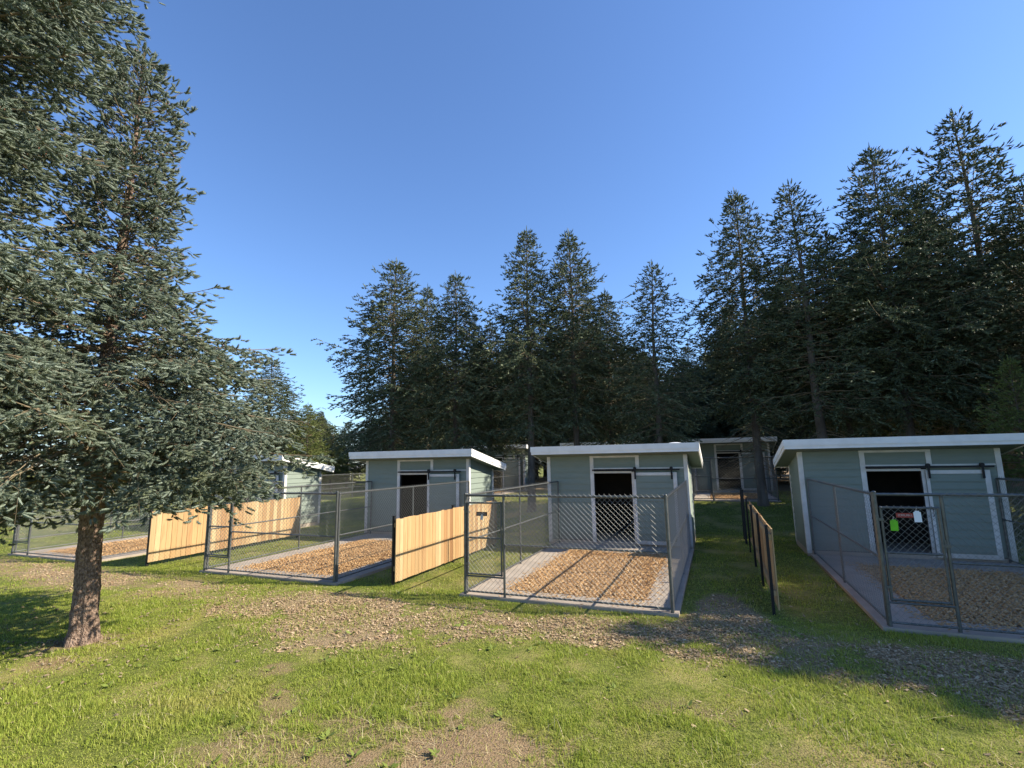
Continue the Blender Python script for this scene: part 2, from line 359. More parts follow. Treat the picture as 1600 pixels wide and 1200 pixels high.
# broad-leaf weeds
def weeds():
    n = 150; x = rng.uniform(-10, 3, n); y = rng.uniform(2.5, 8, n); k = ~blocked(x, y); x, y = x[k], y[k]
    P, D, L = [], [], []
    for a, b in zip(x, y):
        for q in range(int(rng.integers(5, 10))):
            t = rng.uniform(0, 6.283); P.append([a+.01*math.cos(t), b+.01*math.sin(t), float(gz(a, b))+.01]); D.append([math.cos(t), math.sin(t), rng.uniform(.15, .6)]); L.append(rng.uniform(.04, .09))
    P = np.array(P); D = np.array(D); L = np.array(L)
    T = np.array([[0, 0, 0], [-.5, 0, .45], [.5, 0, .45], [0, 0, 1.]])
    V, F = inst(T, np.array([[0, 2, 3], [0, 3, 1]]), P, basis(D, rng.normal(0, .3, len(P))), np.stack([L*.45, L, L], -1))
    obj('lawn_weeds', mesh_from('lawn_weeds', V, [F], M_LEAF), label='small broad-leaf weeds growing among the lawn grass', cat='weeds', kind='stuff')
weeds()
CHIP_T = np.array([[-.5, -.5, -.5], [.5, -.5, -.5], [.42, .5, -.5], [-.5, .4, -.5], [-.5, -.5, .5], [.5, -.5, .5], [.42, .5, .5], [-.5, .4, .5]])
CHIP_F = np.array([[3, 2, 1, 0], [4, 5, 6, 7], [0, 1, 5, 4], [1, 2, 6, 5], [2, 3, 7, 6], [3, 0, 4, 7]])
def chips(name, x, y, z, m, smin, smax, tilt, **kw):
    N = len(x); D = np.stack([rng.normal(0, tilt, N), rng.normal(0, tilt, N), np.ones(N)], -1)
    L = smin+(smax-smin)*rng.random(N)**2.2; Sc = np.stack([L, L*rng.uniform(.25, .6, N), rng.uniform(.003, .008, N)], -1)
    V, F = inst(CHIP_T, CHIP_F, np.stack([x, y, z+rng.uniform(0, .018, N)], -1), basis(D, rng.uniform(0, 6.283, N)), Sc)
    return obj(name, mesh_from(name, V, [F], m), kind='stuff', **kw)
x = np.concatenate([rng.uniform(-19, 6, 150000), rng.uniform(-9, 3.5, 60000)]); y = np.concatenate([rng.uniform(5, 10.3, 150000), rng.uniform(5, 8.6, 60000)])
c, d = masks(x, y); k = (rng.random(len(x)) < np.clip(c*1.1, 0, 1)*(.16+.5*sstep(.38, .62, fbm(x+3, y+9, .9)))+.004+.05*d) & ~blocked(x, y) & in_view(x, y, 1.5)
x, y = x[k], y[k]
chips('path_wood_chips', x, y, gz(x, y)+.002, M_CHIPG, .012, .055, .30, label='weathered grey and tan wood chips of the path in front of the pens', cat='wood chips')

# ------------------------------------------------------------------ sheds
def siding(mb, poly, fn, z0, z1, step=.172):
    """lap boards clipped from a convex polygon (u,z); fn(u,z,depth) -> xyz, depth outwards"""
    def clip(P, zc, keep_above):
        out = []
        for i in range(len(P)):
            a, b = P[i], P[(i+1) % len(P)]
            ia = (a[1] >= zc) == keep_above or a[1] == zc; ib = (b[1] >= zc) == keep_above or b[1] == zc
            if ia: out.append(a)
            if ia != ib:
                t = (zc-a[1])/(b[1]-a[1]); out.append((a[0]+t*(b[0]-a[0]), zc))
        return out
    z = z0
    while z < z1-1e-4:
        zt = min(z+step, z1+.0)
        P = clip(clip(poly, z, True), zt, False)
        if len(P) >= 3:
            dep = lambda zz: .003+.021*(1-(zz-z)/step)
            n = len(P); Vf = [fn(u, q, dep(q)) for u, q in P]
            mb.add(Vf+[np.mean(Vf, 0)], [[n, i, (i+1) % n] for i in range(n)])
            us = sorted([u for u, q in P if abs(q-z) < 1e-4])
            if len(us) >= 2: mb.add([fn(us[0], z, -.002), fn(us[-1], z, -.002), fn(us[-1], z, dep(z)), fn(us[0], z, dep(z))], [[0, 1, 2, 3]])
        z = zt
def make_shed(x0, w, y0, z0, label, group, skylight=False, dep=1.82, simple=False):
    sh = empty('dog_shed', (x0, y0, z0), label=label, cat='shed', group=group)
    slope = .181; zt = 2.76; yf = -.5; yb = dep+.36
    top = lambda y: zt-slope*(y-yf)
    sof = lambda y: top(y)-.19
    d1, d2 = 1.37, 2.42         # door opening
    def rect(a, b, c, d): return [(a, c), (b, c), (b, d), (a, d)]
    HF = sof(0)-.012
    # structural walls (thickness behind the siding)
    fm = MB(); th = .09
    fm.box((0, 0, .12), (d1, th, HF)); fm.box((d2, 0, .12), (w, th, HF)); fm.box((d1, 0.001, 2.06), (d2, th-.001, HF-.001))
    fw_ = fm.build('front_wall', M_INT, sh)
    sm = MB(); ff = lambda u, z, d: np.array([u, -d, z])
    for pl in (rect(.07, d1-.1, .14, HF), rect(d2+.1, w-.07, .14, HF), rect(d1-.1, d2+.1, 2.12, HF)): siding(sm, pl, ff, .14, HF)
    sm.build('siding', M_SID, fw_)
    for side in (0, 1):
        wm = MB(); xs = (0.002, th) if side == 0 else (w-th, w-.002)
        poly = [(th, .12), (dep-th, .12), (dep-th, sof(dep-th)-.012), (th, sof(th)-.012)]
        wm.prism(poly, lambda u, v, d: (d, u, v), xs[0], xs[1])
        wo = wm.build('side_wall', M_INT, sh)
        s2 = MB(); fn = (lambda u, z, d: np.array([-d, u, z])) if side == 0 else (lambda u, z, d: np.array([w+d, u, z]))
        pl = [(.07, .14), (dep-.07, .14), (dep-.07, sof(dep-.07)-.01), (.07, sof(.07)-.01)]
        siding(s2, pl, fn, .14, sof(0)); s2.build('siding', M_SID, wo)
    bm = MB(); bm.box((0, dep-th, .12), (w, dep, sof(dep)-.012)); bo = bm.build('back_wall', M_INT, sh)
    s4 = MB(); siding(s4, rect(.07, w-.07, .14, sof(dep)-.02), lambda u, z, d: np.array([u, dep+d, z]), .14, sof(dep)); s4.build('siding', M_SID, bo)
    MB().box((.1, .1, .0), (w-.1, dep-.1, .05)).build('floor', M_INT, sh)
    MB().box((-.02, -.02, -.12), (w+.02, dep+.02, .125)).build('foundation', M_CONC, sh)
    # corner trims
    for xa in (0, w):
        s = 1 if xa else -1; o1 = xa-.075 if s > 0 else xa-.026; xs_ = (xa, xa+.026) if s > 0 else (xa-.026, xa)
        P = [(o1, -.027), (o1+.101, -.027)]
        tr = MB()
        if s > 0: L6 = [(xa-.075, 0), (xa-.075, -.027), (xa+.026, -.027), (xa+.026, .08), (xa, .08), (xa, 0)]
        else: L6 = [(xa-.026, .08), (xa-.026, -.027), (xa+.075, -.027), (xa+.075, 0), (xa, 0), (xa, .08)]
        hz_ = lambda y, z: z if z < 1 else sof(max(y, 0))-.012
        V8 = [(q[0], q[1], .06) for q in L6]+[(q[0], q[1], hz_(q[1], 2)) for q in L6]
        tr.add(V8, [[i, (i+1) % 6, 6+(i+1) % 6, 6+i] for i in range(6)])
        tr.add(V8, [[6, 7, 8, 11], [8, 9, 10, 11], [0, 5, 2, 1], [2, 5, 4, 3]] if s > 0 else [[6, 7, 10, 11], [7, 8, 9, 10], [0, 5, 4, 1], [1, 4, 3, 2]])
        tr.build('corner_trim', M_WHITE, sh)
        tr = MB(); tr.box((xs_[0], dep-.08, .06), (xs_[1], dep+.024, sof(dep)-.03)); tr.build('corner_trim', M_WHITE, sh)
    # door frame with transom
    fr = MB()
    fr.box((d1-.11, -.03, .09), (d1-.005, .0, 2.50)); fr.box((d2+.0, -.03, .09), (d2+.10, 0, 2.02)); fr.box((d2-.01+.13, -.029, 2.10), (d2+.22, 0, 2.418))
    fr.box((d1-.005, -.028, 2.42), (d2+.22, 0, 2.50)); fr.box((d1-.005, -.026, 1.985), (d2-.001, .02, 2.04)); fr.box((d1-.005, -.02, 2.10), (w-.08, .0, 2.135))
    fr.build('door_frame', M_WHITE, sh, bevel=.003)
    # open sliding door with its rail and hangers
    sd_ = empty('sliding_door', (0, 0, 0)); sd_.parent = sh
    pa, pb = d2+.06, d2+1.20
    pm = MB(); pm.box((pa, -.075, .10), (pb, -.04, 2.0)); pm.build('door_panel', M_SID, sd_)
    s3 = MB(); siding(s3, rect(pa+.06, pb-.10, .20, 1.92), lambda u, z, d: np.array([u, -.075-d, z]), .20, 1.92); s3.build('panel_boards', M_SID, sd_)
    st = MB(); st.box((pa, -.098, 1.92), (pb, -.07, 2.0)); st.box((pa, -.096, .10), (pa+.06, -.07, 1.919)); st.box((pb-.10, -.097, .10), (pb, -.07, 1.919)); st.box((pa+.061, -.096, .10), (pb-.101, -.07, .20))
    st.build('door_trim', M_WHITE, sd_, bevel=.003)
    rl = MB(); rl.box((d1-.03, -.125, 2.055), (pb+.08, -.105, 2.095))
    for q in np.linspace(d1+.1, pb-.05, 5): rl.tube([(q, -.10, 2.075), (q, -.022, 2.075)], .012, 6)
    rl.build('door_rail', M_BLACK, sh)
    for q in (pa+.05, pb-.13):
        h = MB(); h.box((q-.02, -.135, 1.82), (q+.025, -.127, 2.13)); h.tube([(q, -.145, 2.115), (q, -.085, 2.115)], .042, 12); h.build('door_hanger', M_BLACK, sd_)
    hm = MB(); hm.tube([(pa+.03, -.10, .98), (pa+.03, -.135, 1.0), (pa+.03, -.135, 1.14), (pa+.03, -.10, 1.16)], .009, 6); hm.build('door_handle', M_BLACK, sd_)
    # roof
    ro = empty('roof', (0, 0, 0)); ro.parent = sh
    ox = .35
    rm = MB(); poly = [(yf+.03, top(yf+.03)-.19), (yb-.03, top(yb-.03)-.19), (yb-.03, top(yb-.03)-.012), (yf+.03, top(yf+.03)-.012)]
    rm.prism(poly, lambda u, v, d: (d, u, v), -ox+.03, w+ox-.03); rm.build('roof_deck', [M_ROOF], ro)
    sf = MB(); poly = [(yf+.03, top(yf+.03)-.205), (yb-.03, top(yb-.03)-.205), (yb-.03, top(yb-.03)-.191), (yf+.03, top(yf+.03)-.191)]
    sf.prism(poly, lambda u, v, d: (d, u, v), -ox+.031, w+ox-.031); sf.build('soffit', M_SID, ro)
    fa = MB()
    for (pr, za, zb) in ((.0, -.222, -.085), (.016, -.145, .004)):
        fa.box((-ox-pr, yf-pr, top(yf)+za), (w+ox+pr, yf+.028, top(yf)+zb))
        fa.box((-ox-pr, yb-.028, top(yb)+za), (w+ox+pr, yb+pr, top(yb)+zb))
        for s in (0, 1):
            xa, xb = ((-ox-pr, -ox+.028) if s == 0 else (w+ox-.028, w+ox+pr))
            ya, yc = yf+.0285, yb-.0285
            poly = [(ya, top(ya)+za), (yc, top(yc)+za), (yc, top(yc)+zb), (ya, top(ya)+zb)]
            fa.prism(poly, lambda u, v, d: (d, u, v), xa, xb)
    fa.build('fascia', M_FASC, ro)
    if skylight:
        k = MB(); yy = -.28; k.box((w-.46, yy+.03, top(yy)-.12), (w-.06, yy+.43, top(yy)+.03)); k.build('skylight_curb', M_WHITE, ro, bevel=.01)
        k = MB(); k.sphere((w-.26, yy+.23, top(yy)+.03), .3, 16, 8, (.70, .75, .16)); k.build('skylight_dome', mat('skylight_plastic', (.8, .8, .8), .3), ro, smooth=True)
    return sh

SHG = 'pale green dog sheds with flat sloping roofs'
make_shed(-18.72, 3.85, 14.2, 0, 'pale green shed half hidden behind the big spruce, only its sunlit side wall showing', SHG)
make_shed(-11.15, 3.92, 14.2, 0, 'pale green shed with brightly sunlit right side, behind the pen right of the big spruce', SHG)
make_shed(-4.60, 3.88, 14.2, 0, 'pale green shed in the middle with open dark doorway and white roof light', SHG, skylight=True)
make_shed(1.92, 3.85, 14.2, 0, 'shaded shed at the right edge behind the gate with a green tag', SHG)
BG = 'shaded sheds in the back row under the trees'
make_shed(-1.28, 3.85, 28.5, .6, 'shaded blue-green shed in the back row, left of the thick spruce trunk on the grass', BG)
make_shed(-14.6, 3.85, 28.5, .6, 'dark shed in the back row seen in the gap between the two middle front sheds', BG)
make_shed(-7.95, 3.85, 28.5, .6, 'back row shed of which only the pale roof edge shows over the middle shed', BG)

# ------------------------------------------------------------------ concrete pads and pen chips
def rr(x0, x1, y0, y1, r, n=5):
    P = []
    for cx, cy, a in ((x1-r, y1-r, 0), (x0+r, y1-r, 90), (x0+r, y0+r, 180), (x1-r, y0+r, 270)):
        for k in range(n+1): t = R(a+90*k/n); P.append((cx+r*math.cos(t), cy+r*math.sin(t)))
    return P
def make_pad(x0, x1, y0, y1, z, fine=True):
    mb = MB(); A = rr(x0+.62, x1-.48, y0+.5, y1-1.15, .35)
    # ring between outer rectangle and inner rounded opening, as a real slab
    n = len(A); O = []
    for (px, py) in A:
        cx, cy = (x0+x1)/2+.07, (y0+y1)/2
        dx, dy = px-cx, py-cy
        ex0, ex1, ey0, ey1 = x0-.10, x1+.09, y0-.05, y1
        t = min([((ex1-cx)/dx if dx > 0 else (ex0-cx)/dx) if abs(dx) > 1e-6 else 1e9, ((ey1-cy)/dy if dy > 0 else (ey0-cy)/dy) if abs(dy) > 1e-6 else 1e9])
        O.append((cx+dx*t, cy+dy*t))
    # insert the exact corners
    top, bot = z+.045, z-.12
    seq = []
    for i in range(n): seq.append((A[i], O[i]))
    V = []; F = []
    for (a, b) in seq: V += [(a[0], a[1], top), (b[0], b[1], top), (b[0], b[1], bot), (a[0], a[1], bot)]
    for i in range(n):
        j = (i+1) % n
        F += [[i*4, i*4+1, j*4+1, j*4], [i*4+1, i*4+2, j*4+2, j*4+1], [i*4+3, i*4, j*4, j*4+3]]
    mb.add(V, F)
    for cx_, cy_ in ((ex, ey) for ex in (x0-.10, x1+.09) for ey in (y0-.05, y1)):
        best = sorted(range(n), key=lambda i: (O[i][0]-cx_)**2+(O[i][1]-cy_)**2)
        # triangle filling the clipped corner
        i = None
        for q in range(n):
            j = (q+1) % n
            if (abs(O[q][0]-cx_) < 1e-6 and abs(O[j][1]-cy_) < 1e-6) or (abs(O[q][1]-cy_) < 1e-6 and abs(O[j][0]-cx_) < 1e-6):
                i = q; break
        if i is None: continue
        a, b = O[i], O[(i+1) % n]
        mb.add([(a[0], a[1], top), (cx_, cy_, top), (b[0], b[1], top), (a[0], a[1], bot), (cx_, cy_, bot), (b[0], b[1], bot)], [[0, 1, 4, 3], [1, 2, 5, 4]])
        mb.add([(a[0], a[1], top), (cx_, cy_, top), (b[0], b[1], top)], [[0, 1, 2]])
    mb.build('concrete_pad', M_CONC, kind='structure')
    return A
def pen_chips(A, z, dens, where):
    xs = [p[0] for p in A]; ys = [p[1] for p in A]
    # bed surface
    c = np.array([(sum(xs)/len(xs)), (sum(ys)/len(ys))]); n = len(A)
    N = int((max(xs)-min(xs))*(max(ys)-min(ys))*dens); x = rng.uniform(min(xs)+.0, max(xs), N); y = rng.uniform(min(ys), max(ys), N)
    V, F = inst(CHIP_T, CHIP_F, np.stack([x, y, z+.02+.05*fbm(x, y, 2.5)+rng.uniform(0, .015, N)], -1),
                basis(np.stack([rng.normal(0, .4, N), rng.normal(0, .4, N), np.ones(N)], -1), rng.uniform(0, 6.283, N)),
                np.stack([rng.uniform(.022, .06, N), rng.uniform(.012, .026, N), rng.uniform(.003, .008, N)], -1))
    mb = MB(); mb.add([(p[0], p[1], z+.025) for p in A]+[(c[0], c[1], z+.03)], [[n, i, (i+1) % n] for i in range(n)])
    VB = np.vstack(mb.V); FB = mb.F[3][0]; nb = len(VB)
    # stray chips on the concrete round the bed
    Ns = int(N*.07); ang = rng.uniform(0, 6.283, Ns); rx = (max(xs)-min(xs))/2; ry = (max(ys)-min(ys))/2
    k = 1.0+np.abs(rng.normal(0, .09, Ns)); sx = c[0]+np.clip(np.cos(ang)*1.35, -1, 1)*rx*k; sy = c[1]+np.clip(np.sin(ang)*1.35, -1, 1)*ry*k
    V2, F2 = inst(CHIP_T, CHIP_F, np.stack([sx, sy, np.full(Ns, z+.05)], -1), basis(np.stack([rng.normal(0, .15, Ns), rng.normal(0, .15, Ns), np.ones(Ns)], -1), rng.uniform(0, 6.283, Ns)),
                np.stack([rng.uniform(.022, .05, Ns), rng.uniform(.012, .024, Ns), rng.uniform(.003, .006, Ns)], -1))
    VV = np.vstack([VB, V, V2]); me = mesh_from('pen_wood_chips', VV, [FB, np.vstack([F+nb, F2+nb+len(V)])], [M_BED, M_CHIP], midx=[0]*len(FB)+[1]*(len(F)+len(F2)))
    obj('pen_wood_chips', me, label='orange-tan wood chips filling '+where, cat='wood chips', kind='stuff')
for i, (a, b, y0, z) in enumerate(PENS):
    A = make_pad(a, b, y0, 14.16, z)
    pen_chips(A, z, (700, 1000, 1500, 1500)[i], ('the far left pen beyond the big spruce trunk', 'the pen right of the big spruce', 'the middle pen with the small brown sign', 'the shaded pen at the right edge')[i])
for (a, b, w_) in ((-.95, 2.2, 'the raised back pen under the trees'), (-14.3, -10.9, 'the back pen seen between the middle sheds')):
    A = make_pad(a, b, 22.5, 28.45, .6); pen_chips(A, .6, 260, w_)

# ------------------------------------------------------------------ chain-link pens
def wires(mb, P0, U, w, z0, z1, pitch=.078, r=.0021):
    """woven diamond mesh in the vertical rectangle P0 + u*U, u 0..w, z z0..z1"""
    P0 = np.array(P0, float); U = np.array(U, float); Nn = np.array([U[1], -U[0], 0.]); h = z1-z0
    segs = []
    k0 = int(-h/pitch)-1; k1 = int(w/pitch)+1
    for s in (1, -1):
        for k in range(k0, k1+1):
            c = k*pitch
            # line u = c + t, z = t   (t 0..h) mirrored for s=-1
            ta, tb = max(0, -c), min(h, w-c)
            if tb-ta < .01: continue
            ua, ub = c+ta, c+tb
            if s < 0: ua, ub = w-ua, w-ub
            segs.append((P0+U*ua+np.array([0, 0, z0+ta])+Nn*.0018*s, P0+U*ub+np.array([0, 0, z0+tb])+Nn*.0018*s))
    A = np.array([q[0] for q in segs]); B = np.array([q[1] for q in segs]); D = B-A; L = np.linalg.norm(D, axis=1)
    T = np.array([[math.cos(t), math.sin(t), z] for z in (0, 1) for t in (0, 2.094, 4.189)])
    TF = np.array([[0, 1, 4, 3], [1, 2, 5, 4], [2, 0, 3, 5]])
    V, F = inst(T, TF, A, basis(D, np.zeros(len(A))), np.stack([np.full(len(A), r), np.full(len(A), r), L], -1))
    mb.add(V, F); return mb
def make_pen(x0, x1, y0, y1, z, label, group='chain-link dog pens in front of the sheds', wr=.0021, zt=1.76, pitch=.078):
    p = empty('chain_link_pen', (x0, y0, z), label=label, cat='dog pen', group=group)
    w, d = x1-x0, y1-y0-.05
    def post(x, y, ztop, r=.024, zb=-.05):
        m = MB(); m.tube([(x, y, zb), (x, y, ztop)], r, 10); m.sphere((x, y, ztop), r*1.15, 10, 6, (1, 1, .7)); return m.build('post', M_GALV, p, smooth=True)
    gx = .76
    post(0, 0, zt+.03, .026); post(0, .065, zt+.02); post(w, 0, zt+.03, .026); post(w, .07, zt+.0, .024)
    post(gx, 0, zt-.02, .022)
    for y in (d*.47, d): post(0, y, zt-.02, .02); post(w, y, zt-.02, .02)
    def rail(a, b, r=.019, name='rail'):
        m = MB(); m.tube([a, b], r, 8); return m.build(name, M_GALV, p, smooth=True)
    rail((0, 0, zt), (w, 0, zt), .021, 'top_rail'); rail((0, -.0, .10), (w, 0, .10), .016, 'bottom_rail'); rail((gx, 0, .92), (w, 0, .92), .017, 'mid_rail')
    rail((0, 0, .36), (gx, 0, .36), .015, 'gate_sill_rail')
    for x in (0, w):
        rail((x, 0.065, zt), (x, d, zt), .019, 'top_rail'); rail((x, 0.065, .94), (x, d, .94), .016, 'mid_rail'); rail((x, .065, .10), (x, d, .10), .015, 'bottom_rail')
    m = MB(); wires(m, (gx+.02, -.024, 0), (1, 0, 0), w-gx-.04, .09, zt+.045, pitch, wr); wires(m, (.03, -.018, 0), (1, 0, 0), gx-.05, .09, .345, pitch, wr)
    m.build('front_mesh', M_WIRE, p)
    for x, s in ((0, -1), (w, 1)):
        m = MB(); wires(m, (x+s*.022, .07, 0), (0, 1, 0), d-.09, .09, zt+.045, pitch, wr); m.build('side_mesh', M_WIRE, p)
    # tie bands
    m = MB()
    for x in (0, w):
        for zz in (.3, .7, 1.1, 1.5): m.tube([(x, 0, zz), (x, 0, zz+.02)], .031, 10)
    m.build('tie_bands', M_GALV, p)
    g = empty('gate', (0, 0, 0)); g.parent = p
    ga, gb, z0_, z1_ = .055, gx-.05, .40, 1.63
    m = MB(); m.tube([(ga, 0, z0_), (ga, 0, z1_), ], .018, 8); m.tube([(gb, 0, z0_), (gb, 0, z1_)], .018, 8)
    for zz in (z0_, 1.02, z1_): m.tube([(ga, 0, zz), (gb, 0, zz)], .0165, 8)
    for c in ((ga, z0_), (ga, z1_), (gb, z0_), (gb, z1_)): m.sphere((c[0], 0, c[1]), .022, 8, 5)
    m.build('gate_frame', M_GALV, g, smooth=True)
    m = MB(); wires(m, (ga+.01, -.02, 0), (1, 0, 0), gb-ga-.02, z0_, z1_+.03, pitch, wr); m.build('gate_mesh', M_WIRE, g)
    for zz in (.55, 1.45):
        m = MB(); m.box((0.01, -.03, zz), (ga+.02, .03, zz+.035)); m.build('hinge', M_GALV, g)
    m = MB(); m.box((gb-.02, -.035, 1.12), (gx+.03, -.018, 1.16)); m.tube([(gb+.02, -.03, 1.1), (gb+.02, -.03, 1.22)], .009, 6); m.build('latch', M_GALV, g)
    return p
PL = ['chain-link pen at the far left, its front crossing behind the big spruce trunk',
      'chain-link pen right of the big spruce, between two cedar board panels',
      'chain-link pen in the middle of the yard, with the small brown sign on its gate',
      'shaded chain-link pen at the right edge, with the green tag on its gate']
for i, (a, b, y0, z) in enumerate(PENS): make_pen(a, b, y0, 14.2, z, PL[i], wr=(.0025, .0023, .0023, .0023)[i], pitch=.085, zt=(1.76, 1.77, 1.76, 1.81)[i])
make_pen(-.95, 2.2, 22.5, 28.5, .6, 'shaded chain-link pen of the back row, seen past the tilted cedar panel', 'chain-link pens of the back row', wr=.0020, pitch=.12)
make_pen(-14.3, -10.9, 22.5, 28.5, .6, 'dark chain-link pen of the back row, seen between the two middle sheds', 'chain-link pens of the back row', wr=.0020, pitch=.12)
# field fence at far left
def field_fence():
    p = empty('field_fence', (-21.6, 9.6, 0), label='long chain-link fence along the meadow behind the far left pen', cat='chain-link fence')
    L = 22.
    for k in range(9):
        y = k*L/8; m = MB(); m.tube([(0, y, -.1), (0, y, 1.8)], .028, 8); m.sphere((0, y, 1.8), .032, 8, 5, (1, 1, .7)); m.build('post', M_GALV, p, smooth=True)
    for zz, nm in ((1.74, 'top_rail'), (.92, 'mid_rail'), (.1, 'bottom_rail')):
        m = MB(); m.tube([(0, 0, zz), (0, L, zz)], .02, 8); m.build(nm, M_GALV, p, smooth=True)
    m = MB(); wires(m, (.03, 0, 0), (0, 1, 0), L, .06, 1.79, .1, .0032); m.build('mesh', M_WIRE, p)
field_fence()

# ------------------------------------------------------------------ cedar panels
def make_panel(x, ya, yb, z0, z1, label, zg=0, nposts=3, postside=-1):
    p = empty('cedar_fence_panel', (x, ya, zg), label=label, cat='wood fence panel', group='cedar board panels between the pens')
    y = 0; mb = MB(); L = yb-ya
    while y < L-.02:
        w = min(.138*rng.uniform(.92, 1.06), L-y); dz = rng.uniform(-.006, .006); t = rng.uniform(-.002, .002)
        mb.box((.0+t, y, z0+dz), (.019+t, y+w-.007, z1+dz*1.6)); y += w
    mb.build('boards', M_CEDAR, p)
    for zz in (z0+.2, z1-.16):
        m = MB(); m.box((-.042, .02, zz), (-.001, L-.02, zz+.085)); m.build('rail', M_CEDAR, p)
    for k in range(nposts):
        yy = .015+(L-.09)*k/(nposts-1); m = MB(); m.box((-.085, yy, -.15), (-.043, yy+.05, z1+.05)); m.box((-.089, yy-.004, z1+.05), (-.039, yy+.054, z1+.062))
        m.build('steel_post', M_BLACK, p)
    return p
make_panel(-12.93, 8.28, 13.1, .10, 1.30, 'sunlit cedar board panel just right of the big spruce trunk')
make_panel(-5.95, 8.5, 13.42, .08, 1.27, 'sunlit cedar board panel with a shadow line across, left of the middle pen')
make_panel(.72, 8.85, 14.4, .06, 1.25, 'shaded cedar panel seen almost edge on, between the middle pen and right shed', nposts=4)
make_panel(3.6, 22.6, 28.4, .1, 1.9, 'tall dark board panel in the gap left of the right shed', zg=.58)
make_panel(-12.6, 23.2, 27.5, .3, 1.35, 'small back cedar panel catching sun between the two middle sheds', zg=.6)
for (yy, k) in ((15.6, 'nearer'), (16.4, 'farther')):
    m = MB(); m.box((-.03, -.03, -.1), (.03, .03, 1.45)); m.box((-.036, -.036, 1.45), (.036, .036, 1.47)); m.box((-.008, .03, .3), (.008, .05, 1.2))
    m.build('steel_post', M_BLACK, loc=(.63, yy, 0), label=k+' of two bare black steel posts beyond the edge-on cedar panel', cat='post', group='bare black posts in the grass alley')

# ------------------------------------------------------------------ signs and tags
def sign(x, y, z, w, h, colr, ink, label, lines=1, red=False):
    p = empty('gate_sign', (x, y, z), label=label, cat='sign')
    MB().box((0, -.004, 0), (w, 0, h)).build('sign_plate', colr, p)
    m = MB(); r = random.Random(3)
    for q in range(lines):
        zz = h*(.25+.55*q/max(1, lines)) if lines > 1 else h*.3
        hh = h*(.42 if lines == 1 else .24); xx = w*.1
        while xx < w*.88:
            ww = r.uniform(.010, .016); m.box((xx, -.006, zz), (xx+.004, -.0045, zz+hh))
            if r.random() < .7: m.box((xx+.0045, -.006, zz+hh-.004), (xx+ww, -.0045, zz+hh))
            if r.random() < .6: m.box((xx+.0045, -.006, zz), (xx+ww, -.0045, zz+.004))
            if r.random() < .6: m.box((xx+ww-.004, -.0061, zz+.0045), (xx+ww, -.0045, zz+hh-.0045))
            xx += ww+.006
    m.build('lettering', ink, p)
    for q in (.01, w-.014): MB().tube([(q, .0, h*.5), (q, .03, h*.5)], .003, 5).build('tie', M_WIRE, p)
    return p
def hang_tag(x, y, z, w, h, m_, label, lean=0.):
    p = empty('hanging_tag', (x, y, z), label=label, cat='tag'); p.rotation_euler = (0, lean, 0)
    mb = MB(); mb.box((-w/2, -.003, -h), (w/2, 0, -.02)); mb.box((-w*.3, -.003, -.0195), (w*.3, 0, -.004)); mb.build('tag_card', m_, p)
    th = np.linspace(0, 2*math.pi, 13); MB().tube([(.006*math.cos(t), .018*math.sin(t)+.01, .012+.022*math.cos(t)) for t in th], .0025, 5).build('hook', M_WHITE, p)
M_SB = mat('brown_sign', (.06, .035, .03), .5); M_INK = mat('pale_lettering', (.45, .42, .4), .6); M_SR = mat('red_sign', (.30, .045, .035), .5)
M_TG = mat('green_tag_plastic', (.16, .55, .02), .4, var=(.12, .42, .02), scale=20); M_TW = mat('white_tag_plastic', (.75, .78, .82), .4); M_TS = mat('clear_grey_tag', (.5, .5, .52), .3)
sign(-4.06, 8.3-.03, 1.405, .215, .07, M_SB, M_INK, 'small dark brown sign with pale lettering on the middle pen gate')
hang_tag(-3.94, 8.3-.045, 1.44, .05, .10, M_TS, 'small silvery tag hanging over the brown sign on the middle gate', .1)
sign(2.27, 8.6-.03, 1.50, .215, .062, M_SR, M_INK, 'small red sign with pale lettering on the right pen gate')
hang_tag(2.505, 8.6-.05, 1.60, .085, .155, M_TW, 'white tag hanging beside the red sign on the right pen gate', -.03)
hang_tag(2.235, 8.6-.035, 1.475, .09, .155, M_TG, 'bright green tag hanging lower left on the right pen gate', .02)

# ------------------------------------------------------------------ far field shelter
def shelter():
    p = empty('field_shelter', (-51.5, 60, 0), label='tiny pale flat-roofed shelter far across the field beyond the sheds', cat='shelter')
    for x in (-1.4, 1.4):
        for y in (0, 2): MB().box((x-.06, y-.06, -.1), (x+.06, y+.06, 1.55)).build('leg', M_WHITE, p)
    m = MB(); m.prism([(-.3, 1.55), (2.4, 1.9), (2.4, 2.02), (-.3, 1.67)], lambda u, v, d: (d, u, v), -1.8, 1.8); m.build('roof', M_FASC, p)
shelter()

